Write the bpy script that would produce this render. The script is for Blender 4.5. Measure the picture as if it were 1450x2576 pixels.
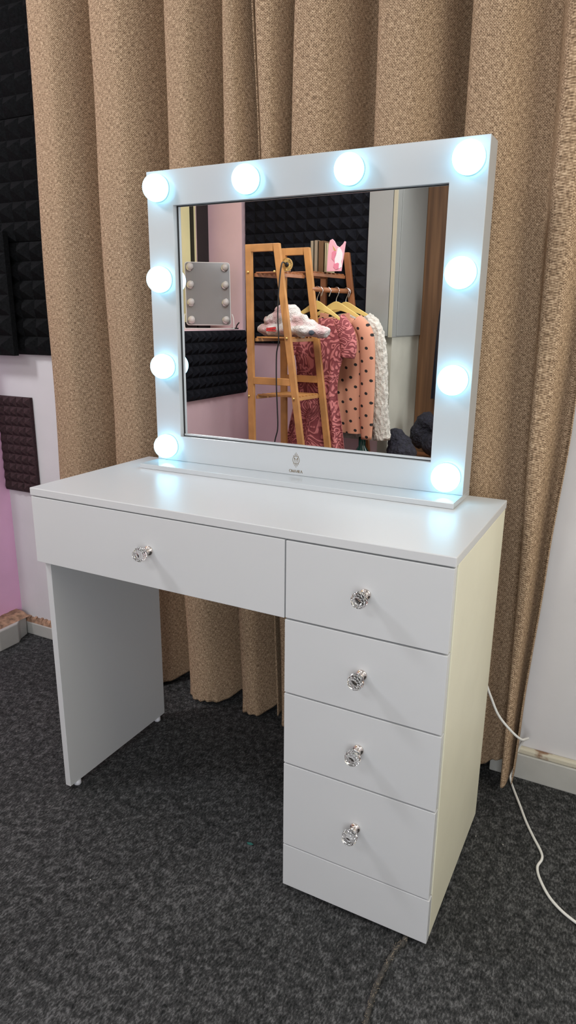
import bpy, bmesh, math, random
from mathutils import Vector, Matrix
random.seed(4)
R = math.radians
S = bpy.context.scene
for o in list(bpy.data.objects): bpy.data.objects.remove(o)
COL = S.collection

# ------------------------------------------------------------ camera
cd = bpy.data.cameras.new('camera'); cam = bpy.data.objects.new('camera', cd); COL.objects.link(cam)
cam.location = (1.15667, -1.00813, 1.12047)
cam.rotation_euler = (R(74.27875), R(-.49355), R(27.75783))
cd.sensor_fit = 'VERTICAL'; cd.sensor_height = 36.0; cd.lens = 1720.72 * 36.0 / 2576
cd.clip_start = .02; cd.clip_end = 50
S.camera = cam

# ------------------------------------------------------------ world, lights, exposure
w = bpy.data.worlds.new('world'); S.world = w; w.use_nodes = True
w.node_tree.nodes['Background'].inputs[0].default_value = (.9, .95, 1, 1)
w.node_tree.nodes['Background'].inputs[1].default_value = .02
def area(name, loc, target, size, power, color, sy=None):
    l = bpy.data.lights.new(name, 'AREA'); l.energy = power; l.color = color
    l.shape = 'RECTANGLE'; l.size = size; l.size_y = sy or size
    o = bpy.data.objects.new(name, l); COL.objects.link(o); o.location = loc
    o.rotation_euler = (Vector(target) - Vector(loc)).to_track_quat('-Z', 'Y').to_euler()
    return o
area('ceiling_lamp_left', (-.95, -.70, 2.30), (.4, .3, .6), .28, 15.5, (.97, .98, 1))
area('ceiling_lamp_right', (1.95, -1.25, 2.20), (1.0, .1, .4), .30, 1.5, (1, .93, .80))
area('front_fill', (.10, -1.95, 2.20), (.35, .1, .35), 1.0, 9, (.97, .98, 1), .35)  # added fill from high behind the camera, not a fixture of the room
area('alcove_fill', (1.35, -2.45, 1.15), (.5, .3, .3), 1.1, 33, (.94, .97, 1), 1.3)  # added soft fill for the lower drawers; the alcove has no window here
area('warm_side_fill', (2.15, -.05, 1.30), (.9, .1, .35), .9, 14, (1, .93, .74), 1.3)  # warm panel added out of view to brighten the pedestal's right side
area('rack_fill', (.25, -.60, 2.35), (-.30, -1.8, .75), .5, 8.5, (1, .97, .96)).data.spread = R(105)  # extra fill aimed at the rack and garments, no such ceiling lamp
S.view_settings.view_transform = 'Standard'; S.view_settings.look = 'None'
S.view_settings.gamma = 1; S.view_settings.use_curve_mapping = False
S.view_settings.exposure = .15

# ------------------------------------------------------------ materials
def nt(m): return m.node_tree.nodes, m.node_tree.links
def mat(name, color, rough=.5, metal=0, spec=.5, coat=0, bump=None, mottle=None, **kw):
    m = bpy.data.materials.new(name); m.use_nodes = True
    N, L = nt(m); b = N['Principled BSDF']
    b.inputs['Base Color'].default_value = (*color, 1); b.inputs['Roughness'].default_value = rough
    b.inputs['Metallic'].default_value = metal; b.inputs['Specular IOR Level'].default_value = spec
    b.inputs['Coat Weight'].default_value = coat; b.inputs['Coat Roughness'].default_value = .08
    for k, v in kw.items(): b.inputs[k].default_value = v
    tc = N.new('ShaderNodeTexCoord')
    if mottle:
        sc, amt = mottle
        n = N.new('ShaderNodeTexNoise'); n.inputs['Scale'].default_value = sc; n.inputs['Detail'].default_value = 5
        L.new(tc.outputs['Object'], n.inputs['Vector'])
        r = N.new('ShaderNodeValToRGB'); r.color_ramp.elements[0].position = .3; r.color_ramp.elements[1].position = .7
        r.color_ramp.elements[0].color = (*[c*(1-amt) for c in color], 1)
        r.color_ramp.elements[1].color = (*[min(1, c*(1+amt)) for c in color], 1)
        L.new(n.outputs[0], r.inputs[0]); L.new(r.outputs[0], b.inputs['Base Color'])
    if bump:
        sc, st, di = bump
        n = N.new('ShaderNodeTexNoise'); n.inputs['Scale'].default_value = sc; n.inputs['Detail'].default_value = 4
        L.new(tc.outputs['Object'], n.inputs['Vector'])
        bp = N.new('ShaderNodeBump'); bp.inputs['Strength'].default_value = st; bp.inputs['Distance'].default_value = di
        L.new(n.outputs[0], bp.inputs['Height']); L.new(bp.outputs[0], b.inputs['Normal'])
    return m
M = {}
M['board'] = mat('white_board', (.625, .64, .655), .30, bump=(140, .035, .002), mottle=(3, .012))
M['warm_lit_board'] = mat('warm_lit_white_board', (.80, .78, .62), .4, mottle=(9, .03))  # white board with the warm side light put into its colour
M['gloss'] = mat('white_lacquer', (.52, .55, .575), .22, coat=.55, bump=(60, .02, .002))
M['groove'] = mat('dark_groove', (.02, .02, .02), .7)
M['glass_silver'] = mat('silvered_glass', (.90, .91, .92), .0, metal=1)
M['chrome'] = mat('chrome', (.78, .72, .68), .08, metal=1)
M['crystal'] = mat('cut_crystal', (1, 1, 1), .0, **{'Transmission Weight': 1.0, 'IOR': 1.52})
M['brass_print'] = mat('bronze_print', (.20, .15, .08), .4)
M['clear_foot'] = mat('pale_plastic', (.62, .63, .68), .35)
M['foam'] = mat('black_foam', (.0065, .007, .008), .9, spec=.15, bump=(500, .6, .003), mottle=(160, .5))
M['foam_brown'] = mat('maroon_foam', (.042, .018, .022), .9, bump=(500, .6, .003), mottle=(160, .5))
M['foam_grey'] = mat('charcoal_foam', (.0085, .0095, .014), .88, spec=.2, bump=(400, .5, .003), mottle=(120, .4))
M['wall'] = mat('white_plaster', (.68, .67, .69), .6, bump=(9, .25, .01), mottle=(4, .05))
M['pink'] = mat('pink_plaster', (.95, .54, .80), .42, bump=(9, .25, .01), mottle=(5, .06))
M['lightened_pink'] = mat('lightened_pink_plaster', (.86, .63, .68), .42, bump=(9, .25, .01), mottle=(5, .05))  # pink made lighter in the base colour, for window light on the jamb
M['cream_wall'] = mat('cream_wall', (.50, .49, .41), .6, mottle=(4, .12))
M['ceil'] = mat('ceiling_white', (.75, .75, .74), .8)
M['base'] = mat('grey_baseboard_paint', (.47, .465, .44), .5, mottle=(14, .08))
M['wood'] = mat('honey_bamboo', (.47, .225, .07), .4, mottle=(12, .2))
M['wood_dark'] = mat('red_brown_wood', (.32, .125, .05), .4, mottle=(12, .2))
M['hanger'] = mat('pale_yellow_wood', (.72, .53, .17), .4)
M['steel'] = mat('steel_wire', (.8, .8, .8), .25, metal=1)
M['cable'] = mat('white_cable', (.78, .78, .75), .4)
M['black'] = mat('black_rubber', (.012, .012, .013), .5)
M['grey_metal'] = mat('grey_enamel', (.30, .31, .29), .45, mottle=(3, .04))
M['beige'] = mat('beige_trim', (.42, .39, .28), .5)

def emis(name, col, st):
    m = bpy.data.materials.new(name); m.use_nodes = True
    N, L = nt(m); b = N['Principled BSDF']
    b.inputs['Base Color'].default_value = (.9, .95, 1, 1)
    b.inputs['Emission Color'].default_value = (*col, 1); b.inputs['Emission Strength'].default_value = st
    return m
M['bulb'] = emis('lit_opal_bulb', (.25, .74, 1.0), 4.0)
M['blind'] = mat('yellow_window_blind', (.60, .52, .27), .6, mottle=(5, .12))
M['blind'].node_tree.nodes['Principled BSDF'].inputs['Emission Color'].default_value = (.75, .68, .38, 1)
M['blind'].node_tree.nodes['Principled BSDF'].inputs['Emission Strength'].default_value = .38

def door_mat():
    m = mat('brown_veneer', (.2, .09, .03), .45); N, L = nt(m); b = N['Principled BSDF']
    tc = N.new('ShaderNodeTexCoord'); mp = N.new('ShaderNodeMapping'); mp.inputs['Scale'].default_value = (40, 40, 1.5)
    n = N.new('ShaderNodeTexNoise'); n.inputs['Scale'].default_value = 1; n.inputs['Detail'].default_value = 4
    r = N.new('ShaderNodeValToRGB'); r.color_ramp.elements[0].position = .3; r.color_ramp.elements[1].position = .7
    r.color_ramp.elements[0].color = (.10, .045, .018, 1); r.color_ramp.elements[1].color = (.23, .115, .05, 1)
    L.new(tc.outputs['Object'], mp.inputs[0]); L.new(mp.outputs[0], n.inputs[0]); L.new(n.outputs[0], r.inputs[0]); L.new(r.outputs[0], b.inputs[0])
    return m
M['door'] = door_mat()

def carpet():
    m = mat('charcoal_needle_felt', (.03, .03, .03), .95, spec=.15); N, L = nt(m); b = N['Principled BSDF']
    tc = N.new('ShaderNodeTexCoord')
    def noise(sc, det, rough=.6, vec=None):
        n = N.new('ShaderNodeTexNoise'); n.inputs['Scale'].default_value = sc; n.inputs['Detail'].default_value = det
        n.inputs['Roughness'].default_value = rough; L.new(vec or tc.outputs['Object'], n.inputs['Vector']); return n
    mp = N.new('ShaderNodeMapping'); mp.inputs['Rotation'].default_value = (0, 0, .5); mp.inputs['Scale'].default_value = (1, .45, 1)
    L.new(tc.outputs['Object'], mp.inputs[0])
    a = noise(260, 3, .7, mp.outputs[0]); c = noise(55, 3, .65); e = noise(3.0, 2)
    mix = N.new('ShaderNodeMath'); mix.operation = 'MULTIPLY_ADD'; mix.inputs[1].default_value = .55
    L.new(a.outputs[0], mix.inputs[0])
    m2 = N.new('ShaderNodeMath'); m2.operation = 'MULTIPLY'; m2.inputs[1].default_value = .38; L.new(c.outputs[0], m2.inputs[0])
    m3 = N.new('ShaderNodeMath'); m3.operation = 'MULTIPLY_ADD'; m3.inputs[1].default_value = .10
    L.new(e.outputs[0], m3.inputs[0]); L.new(m2.outputs[0], m3.inputs[2]); L.new(m3.outputs[0], mix.inputs[2])
    r = N.new('ShaderNodeValToRGB'); cr = r.color_ramp
    cr.elements[0].position = .40; cr.elements[0].color = (.010, .011, .011, 1)
    cr.elements[1].position = .66; cr.elements[1].color = (.145, .147, .15, 1)
    x = cr.elements.new(.52); x.color = (.040, .041, .042, 1)
    L.new(mix.outputs[0], r.inputs[0])
    v = N.new('ShaderNodeTexVoronoi'); v.inputs['Scale'].default_value = 34; L.new(tc.outputs['Object'], v.inputs['Vector'])
    lt = N.new('ShaderNodeMath'); lt.operation = 'LESS_THAN'; lt.inputs[1].default_value = .05; L.new(v.outputs['Distance'], lt.inputs[0])
    sep = N.new('ShaderNodeSeparateColor'); L.new(v.outputs['Color'], sep.inputs[0])
    g = N.new('ShaderNodeMath'); g.operation = 'GREATER_THAN'; g.inputs[1].default_value = .93; L.new(sep.outputs[0], g.inputs[0])
    mu = N.new('ShaderNodeMath'); mu.operation = 'MULTIPLY'; L.new(lt.outputs[0], mu.inputs[0]); L.new(g.outputs[0], mu.inputs[1])
    mc = N.new('ShaderNodeMix'); mc.data_type = 'RGBA'; L.new(mu.outputs[0], mc.inputs[0]); L.new(r.outputs[0], mc.inputs[6])
    mc.inputs[7].default_value = (.42, .41, .38, 1)
    L.new(mc.outputs[2], b.inputs['Base Color'])
    bp = N.new('ShaderNodeBump'); bp.inputs['Strength'].default_value = .7; bp.inputs['Distance'].default_value = .004
    L.new(mix.outputs[0], bp.inputs['Height']); L.new(bp.outputs[0], b.inputs['Normal'])
    return m
M['carpet'] = carpet()

def burlap():
    m = mat('beige_burlap', (.4, .3, .2), .85, spec=.2); N, L = nt(m); b = N['Principled BSDF']
    tc = N.new('ShaderNodeTexCoord')
    sp = N.new('ShaderNodeSeparateXYZ'); L.new(tc.outputs['UV'], sp.inputs[0])
    def wv(out, f):
        a = N.new('ShaderNodeMath'); a.operation = 'MULTIPLY'; a.inputs[1].default_value = f; L.new(out, a.inputs[0])
        s = N.new('ShaderNodeMath'); s.operation = 'SINE'; L.new(a.outputs[0], s.inputs[0]); return s
    f = 2 * math.pi / .0052
    # jitter the thread phase a little
    nz = N.new('ShaderNodeTexNoise'); nz.inputs['Scale'].default_value = 30; L.new(tc.outputs['UV'], nz.inputs['Vector'])
    su, sv = wv(sp.outputs[0], f), wv(sp.outputs[1], f)
    pr = N.new('ShaderNodeMath'); pr.operation = 'MULTIPLY'; L.new(su.outputs[0], pr.inputs[0]); L.new(sv.outputs[0], pr.inputs[1])
    def streak(sx, sy):
        mp = N.new('ShaderNodeMapping'); mp.inputs['Scale'].default_value = (sx, sy, 1); L.new(tc.outputs['UV'], mp.inputs[0])
        n = N.new('ShaderNodeTexNoise'); n.inputs['Scale'].default_value = 1; n.inputs['Detail'].default_value = 2; L.new(mp.outputs[0], n.inputs['Vector']); return n
    h, v = streak(110, 620), streak(620, 110)
    ad = N.new('ShaderNodeMath'); ad.operation = 'ADD'; L.new(h.outputs[0], ad.inputs[0]); L.new(v.outputs[0], ad.inputs[1])
    ma = N.new('ShaderNodeMath'); ma.operation = 'MULTIPLY_ADD'; ma.inputs[1].default_value = .16
    L.new(pr.outputs[0], ma.inputs[0]); L.new(ad.outputs[0], ma.inputs[2])
    r = N.new('ShaderNodeValToRGB'); cr = r.color_ramp
    cr.elements[0].position = 0; cr.elements[1].position = 1
    mr = N.new('ShaderNodeMapRange'); mr.inputs[1].default_value = .72; mr.inputs[2].default_value = 1.28; L.new(ma.outputs[0], mr.inputs[0])
    cr.elements[0].color = (.135, .088, .055, 1); cr.elements[1].color = (.63, .475, .325, 1)
    x = cr.elements.new(.5); x.color = (.345, .235, .148, 1)
    L.new(mr.outputs[0], r.inputs[0]); L.new(r.outputs[0], b.inputs['Base Color'])
    bp = N.new('ShaderNodeBump'); bp.inputs['Strength'].default_value = .55; bp.inputs['Distance'].default_value = .0012
    L.new(ma.outputs[0], bp.inputs['Height']); L.new(bp.outputs[0], b.inputs['Normal'])
    return m
M['burlap'] = burlap()

def spotted(name, base, spot, scale, rad):
    m = mat(name, base, .8); N, L = nt(m); b = N['Principled BSDF']
    tc = N.new('ShaderNodeTexCoord'); sp = N.new('ShaderNodeSeparateXYZ'); L.new(tc.outputs['Object'], sp.inputs[0])
    def m2(op, a, c=None, k=None):
        n = N.new('ShaderNodeMath'); n.operation = op; L.new(a, n.inputs[0])
        if c is not None: L.new(c, n.inputs[1])
        if k is not None: n.inputs[1].default_value = k
        return n.outputs[0]
    X = m2('MULTIPLY', sp.outputs[0], k=1/scale); Z = m2('MULTIPLY', sp.outputs[2], k=1/scale)
    # staggered grid: two rotated coordinates
    A = m2('ADD', X, m2('MULTIPLY', Z, k=.55)); B = m2('SUBTRACT', Z, m2('MULTIPLY', X, k=.35))
    fa = m2('SUBTRACT', m2('FRACT', m2('ADD', A, k=50.0)), k=.5); fb = m2('SUBTRACT', m2('FRACT', m2('ADD', B, k=50.0)), k=.5)
    d = m2('SQRT', m2('ADD', m2('MULTIPLY', fa, fa), m2('MULTIPLY', fb, fb)))
    lt = m2('LESS_THAN', d, k=rad)
    mc = N.new('ShaderNodeMix'); mc.data_type = 'RGBA'; L.new(lt, mc.inputs[0]); mc.inputs[6].default_value = (*base, 1); mc.inputs[7].default_value = (*spot, 1)
    L.new(mc.outputs[2], b.inputs['Base Color'])
    return m
M['dotted'] = spotted('salmon_dotted_fabric', (.62, .29, .18), (.012, .01, .01), .060, .15)
def lace():
    m = mat('coral_lace', (.5, .12, .12), .8); N, L = nt(m); b = N['Principled BSDF']
    tc = N.new('ShaderNodeTexCoord')
    n = N.new('ShaderNodeTexNoise'); n.inputs['Scale'].default_value = 9; n.inputs['Detail'].default_value = 1; n.inputs['Distortion'].default_value = 2.2
    L.new(tc.outputs['Object'], n.inputs['Vector'])
    wv = N.new('ShaderNodeMath'); wv.operation = 'MULTIPLY'; wv.inputs[1].default_value = 38; L.new(n.outputs[0], wv.inputs[0])
    s = N.new('ShaderNodeMath'); s.operation = 'SINE'; L.new(wv.outputs[0], s.inputs[0])
    r = N.new('ShaderNodeValToRGB'); r.color_ramp.elements[0].position = .0; r.color_ramp.elements[1].position = .55
    r.color_ramp.elements[0].color = (.24, .05, .055, 1); r.color_ramp.elements[1].color = (.60, .20, .19, 1)
    L.new(s.outputs[0], r.inputs[0]); L.new(r.outputs[0], b.inputs[0])
    bp = N.new('ShaderNodeBump'); bp.inputs['Strength'].default_value = .35; bp.inputs['Distance'].default_value = .003
    L.new(s.outputs[0], bp.inputs['Height']); L.new(bp.outputs[0], b.inputs['Normal'])
    return m
M['lace'] = lace()
M['fluffy'] = mat('cream_fluffy_pile', (.62, .59, .52), .95, bump=(140, .7, .008), mottle=(30, .18))
M['plush'] = mat('white_pink_plush', (.72, .62, .60), .95, bump=(160, 1, .01))
def plush():
    m = M['plush']; N, L = nt(m); b = N['Principled BSDF']; tc = N.new('ShaderNodeTexCoord')
    n = N.new('ShaderNodeTexNoise'); n.inputs['Scale'].default_value = 13; n.inputs['Detail'].default_value = 2; L.new(tc.outputs['Object'], n.inputs['Vector'])
    r = N.new('ShaderNodeValToRGB'); r.color_ramp.elements[0].position = .42; r.color_ramp.elements[1].position = .56
    r.color_ramp.elements[0].color = (.66, .46, .45, 1); r.color_ramp.elements[1].color = (.74, .71, .67, 1)
    L.new(n.outputs[0], r.inputs[0]); L.new(r.outputs[0], b.inputs[0])
plush()
M['fur'] = mat('blue_black_fur', (.014, .014, .024), .8, bump=(70, 1, .02), mottle=(60, .6))
M['gold'] = mat('pale_gold', (.75, .55, .20), .3, metal=.7)
M['red'] = mat('red_print', (.6, .04, .04), .7)
M['pinkboard'] = mat('pink_board', (.80, .40, .46), .5)
M['white'] = mat('white_print', (.8, .78, .78), .5)
M['opal'] = mat('unlit_opal_glass', (.60, .58, .55), .2, coat=.5)
M['green'] = mat('dark_green_glass', (.01, .05, .04), .15)
M['paper'] = mat('paper', (.6, .55, .42), .7)
M['rust'] = mat('flaking_plaster', (.33, .20, .13), .8, mottle=(60, .5))
def ledge():
    m = mat('stained_cream_ledge', (.6, .56, .42), .6); N, L = nt(m); b = N['Principled BSDF']; tc = N.new('ShaderNodeTexCoord')
    n = N.new('ShaderNodeTexNoise'); n.inputs['Scale'].default_value = 22; n.inputs['Detail'].default_value = 5; L.new(tc.outputs['Object'], n.inputs['Vector'])
    r = N.new('ShaderNodeValToRGB'); r.color_ramp.elements[0].position = .36; r.color_ramp.elements[1].position = .46
    r.color_ramp.elements[0].color = (.25, .14, .08, 1); r.color_ramp.elements[1].color = (.60, .56, .45, 1)
    L.new(n.outputs[0], r.inputs[0]); L.new(r.outputs[0], b.inputs[0]); return m
M['ledge'] = ledge()

# ------------------------------------------------------------ geometry helpers
def link(name, bm, m, parent=None, smooth=False, bevel=0, seg=2):
    me = bpy.data.meshes.new(name); bmesh.ops.recalc_face_normals(bm, faces=bm.faces); bm.to_mesh(me); bm.free()
    if m: me.materials.append(m)
    o = bpy.data.objects.new(name, me); COL.objects.link(o)
    if parent: o.parent = parent
    if smooth:
        for p in me.polygons: p.use_smooth = True
    if bevel:
        md = o.modifiers.new('bevel', 'BEVEL'); md.width = bevel; md.segments = seg; md.limit_method = 'ANGLE'
    return o
def bx(bm, x0, x1, y0, y1, z0, z1):
    v = [bm.verts.new((x, y, z)) for z in (z0, z1) for y in (y0, y1) for x in (x0, x1)]
    for f in ((0, 1, 3, 2), (4, 6, 7, 5), (0, 4, 5, 1), (2, 3, 7, 6), (0, 2, 6, 4), (1, 5, 7, 3)): bm.faces.new([v[i] for i in f])
    return v
def hexa(bm, p):  # eight corners, bottom four then top four
    v = [bm.verts.new(q) for q in p]
    for f in ((0, 3, 2, 1), (4, 5, 6, 7), (0, 1, 5, 4), (1, 2, 6, 5), (2, 3, 7, 6), (3, 0, 4, 7)): bm.faces.new([v[i] for i in f])
def box(name, m, b, parent=None, bevel=0):
    bm = bmesh.new(); bx(bm, *b); return link(name, bm, m, parent, bevel=bevel)
def tube(bm, pts, r, n=10, closed=False):
    pts = [Vector(p) for p in pts]; rings = []; up = None
    for i, p in enumerate(pts):
        a = pts[max(i-1, 0)]; c = pts[min(i+1, len(pts)-1)]; d = (c-a).normalized()
        if up is None: up = d.orthogonal().normalized()
        up = (up - d*up.dot(d)).normalized(); s = d.cross(up)
        rr = r[i] if isinstance(r, (list, tuple)) else r
        rings.append([bm.verts.new(p + (up*math.cos(2*math.pi*k/n) + s*math.sin(2*math.pi*k/n))*rr) for k in range(n)])
    for a, c in zip(rings, rings[1:]):
        for k in range(n): bm.faces.new((a[k], a[(k+1) % n], c[(k+1) % n], c[k]))
    bm.faces.new(rings[0][::-1]); bm.faces.new(rings[-1])
def spline(pts, sub=8):
    P = [Vector(p) for p in pts]; out = []
    for i in range(len(P)-1):
        a = P[max(i-1, 0)]; b = P[i]; c = P[i+1]; d = P[min(i+2, len(P)-1)]
        for k in range(sub):
            t = k/sub
            out.append(.5*((2*b) + (c-a)*t + (2*a-5*b+4*c-d)*t*t + (3*b-a-3*c+d)*t**3))
    out.append(P[-1]); return out
def lathe(bm, prof, M4, n=24):  # prof of (r, h) along +Z of M4
    rings = []
    for r, h in prof:
        if r < 1e-6: rings.append([bm.verts.new(M4 @ Vector((0, 0, h)))])
        else: rings.append([bm.verts.new(M4 @ Vector((r*math.cos(2*math.pi*k/n), r*math.sin(2*math.pi*k/n), h))) for k in range(n)])
    for a, c in zip(rings, rings[1:]):
        for k in range(n):
            k2 = (k+1) % n
            if len(a) == 1 and len(c) == 1: continue
            if len(a) == 1: bm.faces.new((a[0], c[k2], c[k]))
            elif len(c) == 1: bm.faces.new((a[k], a[k2], c[0]))
            else: bm.faces.new((a[k], a[k2], c[k2], c[k]))
def plate(bm, outline, y0, y1):  # outline (x, z) extruded along y
    a = [bm.verts.new((x, y0, z)) for x, z in outline]; c = [bm.verts.new((x, y1, z)) for x, z in outline]
    n = len(a); bm.faces.new(a); bm.faces.new(c[::-1])
    for k in range(n): bm.faces.new((a[k], c[k], c[(k+1) % n], a[(k+1) % n]))
def empty(name, loc=(0, 0, 0)):
    o = bpy.data.objects.new(name, None); COL.objects.link(o); o.location = loc; o.empty_display_size = .05; return o
def tag(o, label, cat, group=None):
    o['label'] = label; o['category'] = cat
    if group: o['group'] = group
    return o
def thing(name, label, cat, loc=(0, 0, 0), group=None): return tag(empty(name, loc), label, cat, group)
def struct(name, m, b, bevel=0):
    o = box(name, m, b, bevel=bevel); o['kind'] = 'structure'; return o
def reloc(o, base):  # move the object's origin to base without moving its geometry
    b = Vector(base); o.data.transform(Matrix.Translation(-b)); o.location = b; return o

# ============================================================ THE SETTING
YB = .61      # wall behind the curtain
YR = -2.02    # opposite wall, seen in the mirror
XL = -1.10
struct('floor', M['carpet'], (-1.4, 2.4, -2.7, 1.05, -.05, 0))
struct('ceiling', M['ceil'], (-1.4, 2.4, -2.7, 1.05, 2.6, 2.65))
bm = bmesh.new()                                                        # plaster wall with the doorway the curtains cover
bx(bm, -.80, -.37, YB, .95, 0, 2.6); bx(bm, .915, 2.4, YB, .95, 0, 2.6); bx(bm, -.37, .915, YB, .95, 2.48, 2.6); bx(bm, -.80, 2.4, .95, 1.05, 0, 2.6)
link('wall_back', bm, M['wall'])['kind'] = 'structure'
struct('wall_left', M['pink'], (-1.4, -.80, .42, .75, 0, 2.6))          # short pier by the corner
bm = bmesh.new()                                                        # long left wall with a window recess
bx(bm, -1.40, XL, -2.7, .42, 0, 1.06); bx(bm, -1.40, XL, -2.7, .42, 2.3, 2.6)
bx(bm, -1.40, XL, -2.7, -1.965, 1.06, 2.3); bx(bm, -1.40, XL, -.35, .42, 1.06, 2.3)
link('wall_left_window_side', bm, M['lightened_pink'])['kind'] = 'structure'
struct('wall_right', M['wall'], (2.2, 2.4, -2.7, YB, 0, 2.6))
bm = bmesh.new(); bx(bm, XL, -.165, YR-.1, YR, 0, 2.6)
link('wall_front', bm, M['lightened_pink'])['kind'] = 'structure'
struct('wall_alcove_side', M['cream_wall'], (-.22, -.160, -2.52, YR+.001, 0, 2.6))
struct('wall_alcove_back', M['cream_wall'], (-.16, 2.4, -2.7, -2.55, 0, 2.6))
# window
bm = bmesh.new()
bx(bm, -1.40, -1.34, -.43, -.35, 1.06, 2.3); bx(bm, -1.40, -1.335, -1.965, -1.835, 1.06, 2.3)
bx(bm, -1.40, -1.34, -1.83, -.43, 1.06, 1.10); bx(bm, -1.40, -1.34, -1.83, -.43, 2.24, 2.3)
wn = link('window_1', bm, M['black'], bevel=.002); wn['kind'] = 'structure'
box('window_blind', M['blind'], (-1.39, -1.375, -1.83, -.43, 1.10, 2.24), wn)
box('frame_strip', M['steel'], (-1.345, -1.332, -1.837, -1.829, 1.10, 2.24), wn)
# baseboards
def baseboard(name, x0, x1, y0, y1, h, m=M['base']):
    bm = bmesh.new(); bx(bm, x0, x1, y0, y1, 0, h); return link(name, bm, m, bevel=.003)
o = baseboard('baseboard_back_left', -.80, -.37, .590, YB, .046); o['kind'] = 'structure'
bm = bmesh.new(); random.seed(3); n = 43
for i in range(n):
    xa = -.80+.43*i/n; xb = xa+.43/n; ha = .010+.007*random.random()
    hexa(bm, [(xa, .5935, .046), (xb, .5935, .046), (xb, YB, .046), (xa, YB, .046), (xa, .601, .046+ha), (xb, .601, .046+ha), (xb, YB, .050+ha), (xa, YB, .050+ha)])
link('crumbled_plaster', bm, M['rust'], o)
o = baseboard('baseboard_back_right', .915, 2.2, .592, YB, .070); o['kind'] = 'structure'
box('ledge', M['ledge'], (.915, 2.2, .594, YB, .070, .086), o, bevel=.004)
bm = bmesh.new()
pl = [(-.80, .585), (-.752, .585), (-.740, .545), (-.722, .52), (-.722, .44), (-.738, .418), (-.80, .405)]
a = [bm.verts.new((x, y, 0)) for x, y in pl]; c = [bm.verts.new((x, y, .075)) for x, y in pl]
bm.faces.new(a); bm.faces.new(c[::-1])
for k in range(len(pl)): bm.faces.new((a[k], a[(k+1) % len(pl)], c[(k+1) % len(pl)], c[k]))
o = link('baseboard_left', bm, M['base'], bevel=.004); o['kind'] = 'structure'
bm = bmesh.new()
for i in range(10):
    ya = .418+.0167*i; hh = .006+.006*random.random(); hexa(bm, [(-.80, ya, .075), (-.735, ya, .075), (-.735, ya+.0167, .075), (-.80, ya+.0167, .075), (-.80, ya, .079+hh), (-.765, ya, .077+hh), (-.765, ya+.0167, .077+hh), (-.80, ya+.0167, .079+hh)])
link('crumbled_plaster', bm, M['rust'], o)

# ============================================================ CURTAINS
def interp(tab, z):
    ks = sorted(tab)
    if z <= ks[0]: return tab[ks[0]]
    if z >= ks[-1]: return tab[ks[-1]]
    for a, b in zip(ks, ks[1:]):
        if a <= z <= b:
            t = (z-a)/(b-a); t = t*t*(3-2*t)*.5+t*.5
            return [p+(q-p)*t for p, q in zip(tab[a], tab[b])]
FOLD = [(0, .15), (.05, -.70), (.15, -1.0), (.36, -1.0), (.50, -.75), (.66, .10), (.80, .85), (.92, 1.0), (.985, .85)]
def curtain(name, tab, label, crests, hem, yc=.545, amp=.047, seed=1, ends=(0, 0), deep=(1,)*9, hr=.12):
    rnd = random.Random(seed); ph = [rnd.uniform(0, 6) for _ in range(20)]
    rows = [hem + (2.42-hem)*(i/90.0)**1.35 for i in range(91)]
    bm = bmesh.new(); uvl = bm.loops.layers.uv.new('UVMap'); grid = []; U = None
    for z in rows:
        b = interp(tab, z); cp = []
        for i in range(len(b)-1):
            wdt = b[i+1]-b[i]; am = amp*crests[i]*(1+.12*math.sin(2.1*z+ph[i]))
            for fx, fy in FOLD:
                if i == 0 and fx == 0: fy = -.2
                x = b[i]+wdt*(fx+.02*math.sin(3*z+ph[i+5])*(0 < fx < 1)); y = yc+am*fy*(deep[i] if fy > 0 else 1)
                y += .003*math.sin(9*z+ph[i]+fx*5)
                cp.append((x, y, 0))
        cp.append((b[-1], yc-amp*.35*(1 if ends[1] == 0 else ends[1]), 0))
        sp = spline(cp, 6)
        if U is None:
            U = [0]
            for p, q in zip(sp, sp[1:]): U.append(U[-1]+(q-p).length)
        row = []
        for p in sp:
            zz = z; k = max(0, 1-(z-hem)/.35)
            dy = (p.y-(yc-amp))
            zz += max(0, dy)*hr*k*k
            p = p.copy()
            if z-hem < .05:
                p.y -= .004*math.sin(p.x*260+ph[2])*(1-(z-hem)/.05)
                zz += .003*math.sin(p.x*90+ph[4])
            row.append(bm.verts.new((p.x, p.y, zz)))
        grid.append((z, row))
    for (za, ra), (zb, rb) in zip(grid, grid[1:]):
        for j in range(len(ra)-1):
            f = bm.faces.new((ra[j], ra[j+1], rb[j+1], rb[j]))
            for lp, (u, v) in zip(f.loops, ((U[j], za), (U[j+1], za), (U[j+1], zb), (U[j], zb))): lp[uvl].uv = (u, v)
    o = link(name, bm, M['burlap'], smooth=True)
    md = o.modifiers.new('thickness', 'SOLIDIFY'); md.thickness = .0022; md.offset = 0
    tag(o, label, 'curtain', 'beige curtains behind the dressing table')
    # stitched hem band at the foot
    return o, grid
tabL = {2.3: [-.415, -.20, .015, .182, .236], 1.9: [-.430, -.219, .009, .180, .246], 1.48: [-.447, -.228, .010, .172, .268],
        .9: [-.452, -.218, .012, .19, .29], .35: [-.452, -.213, .016, .208, .312], .0: [-.452, -.211, .018, .214, .325]}
cl, g = curtain('curtain', tabL, 'left beige burlap curtain beside the black foam, falling below the table top', [1, 1, 1, .9], .010, seed=2, deep=(1.9, 2.3, 2.3, 1.2))
tabR = {2.3: [.246, .362, .545, .748, .915, 1.06], 1.9: [.252, .360, .545, .748, .915, 1.05], 1.48: [.274, .351, .549, .748, .925, 1.035],
        .9: [.296, .36, .55, .75, .935, 1.020], .6: [.32, .40, .56, .76, .945, 1.003], .2: [.34, .42, .58, .78, .952, .985], .0: [.342, .42, .58, .78, .955, .981]}
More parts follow.
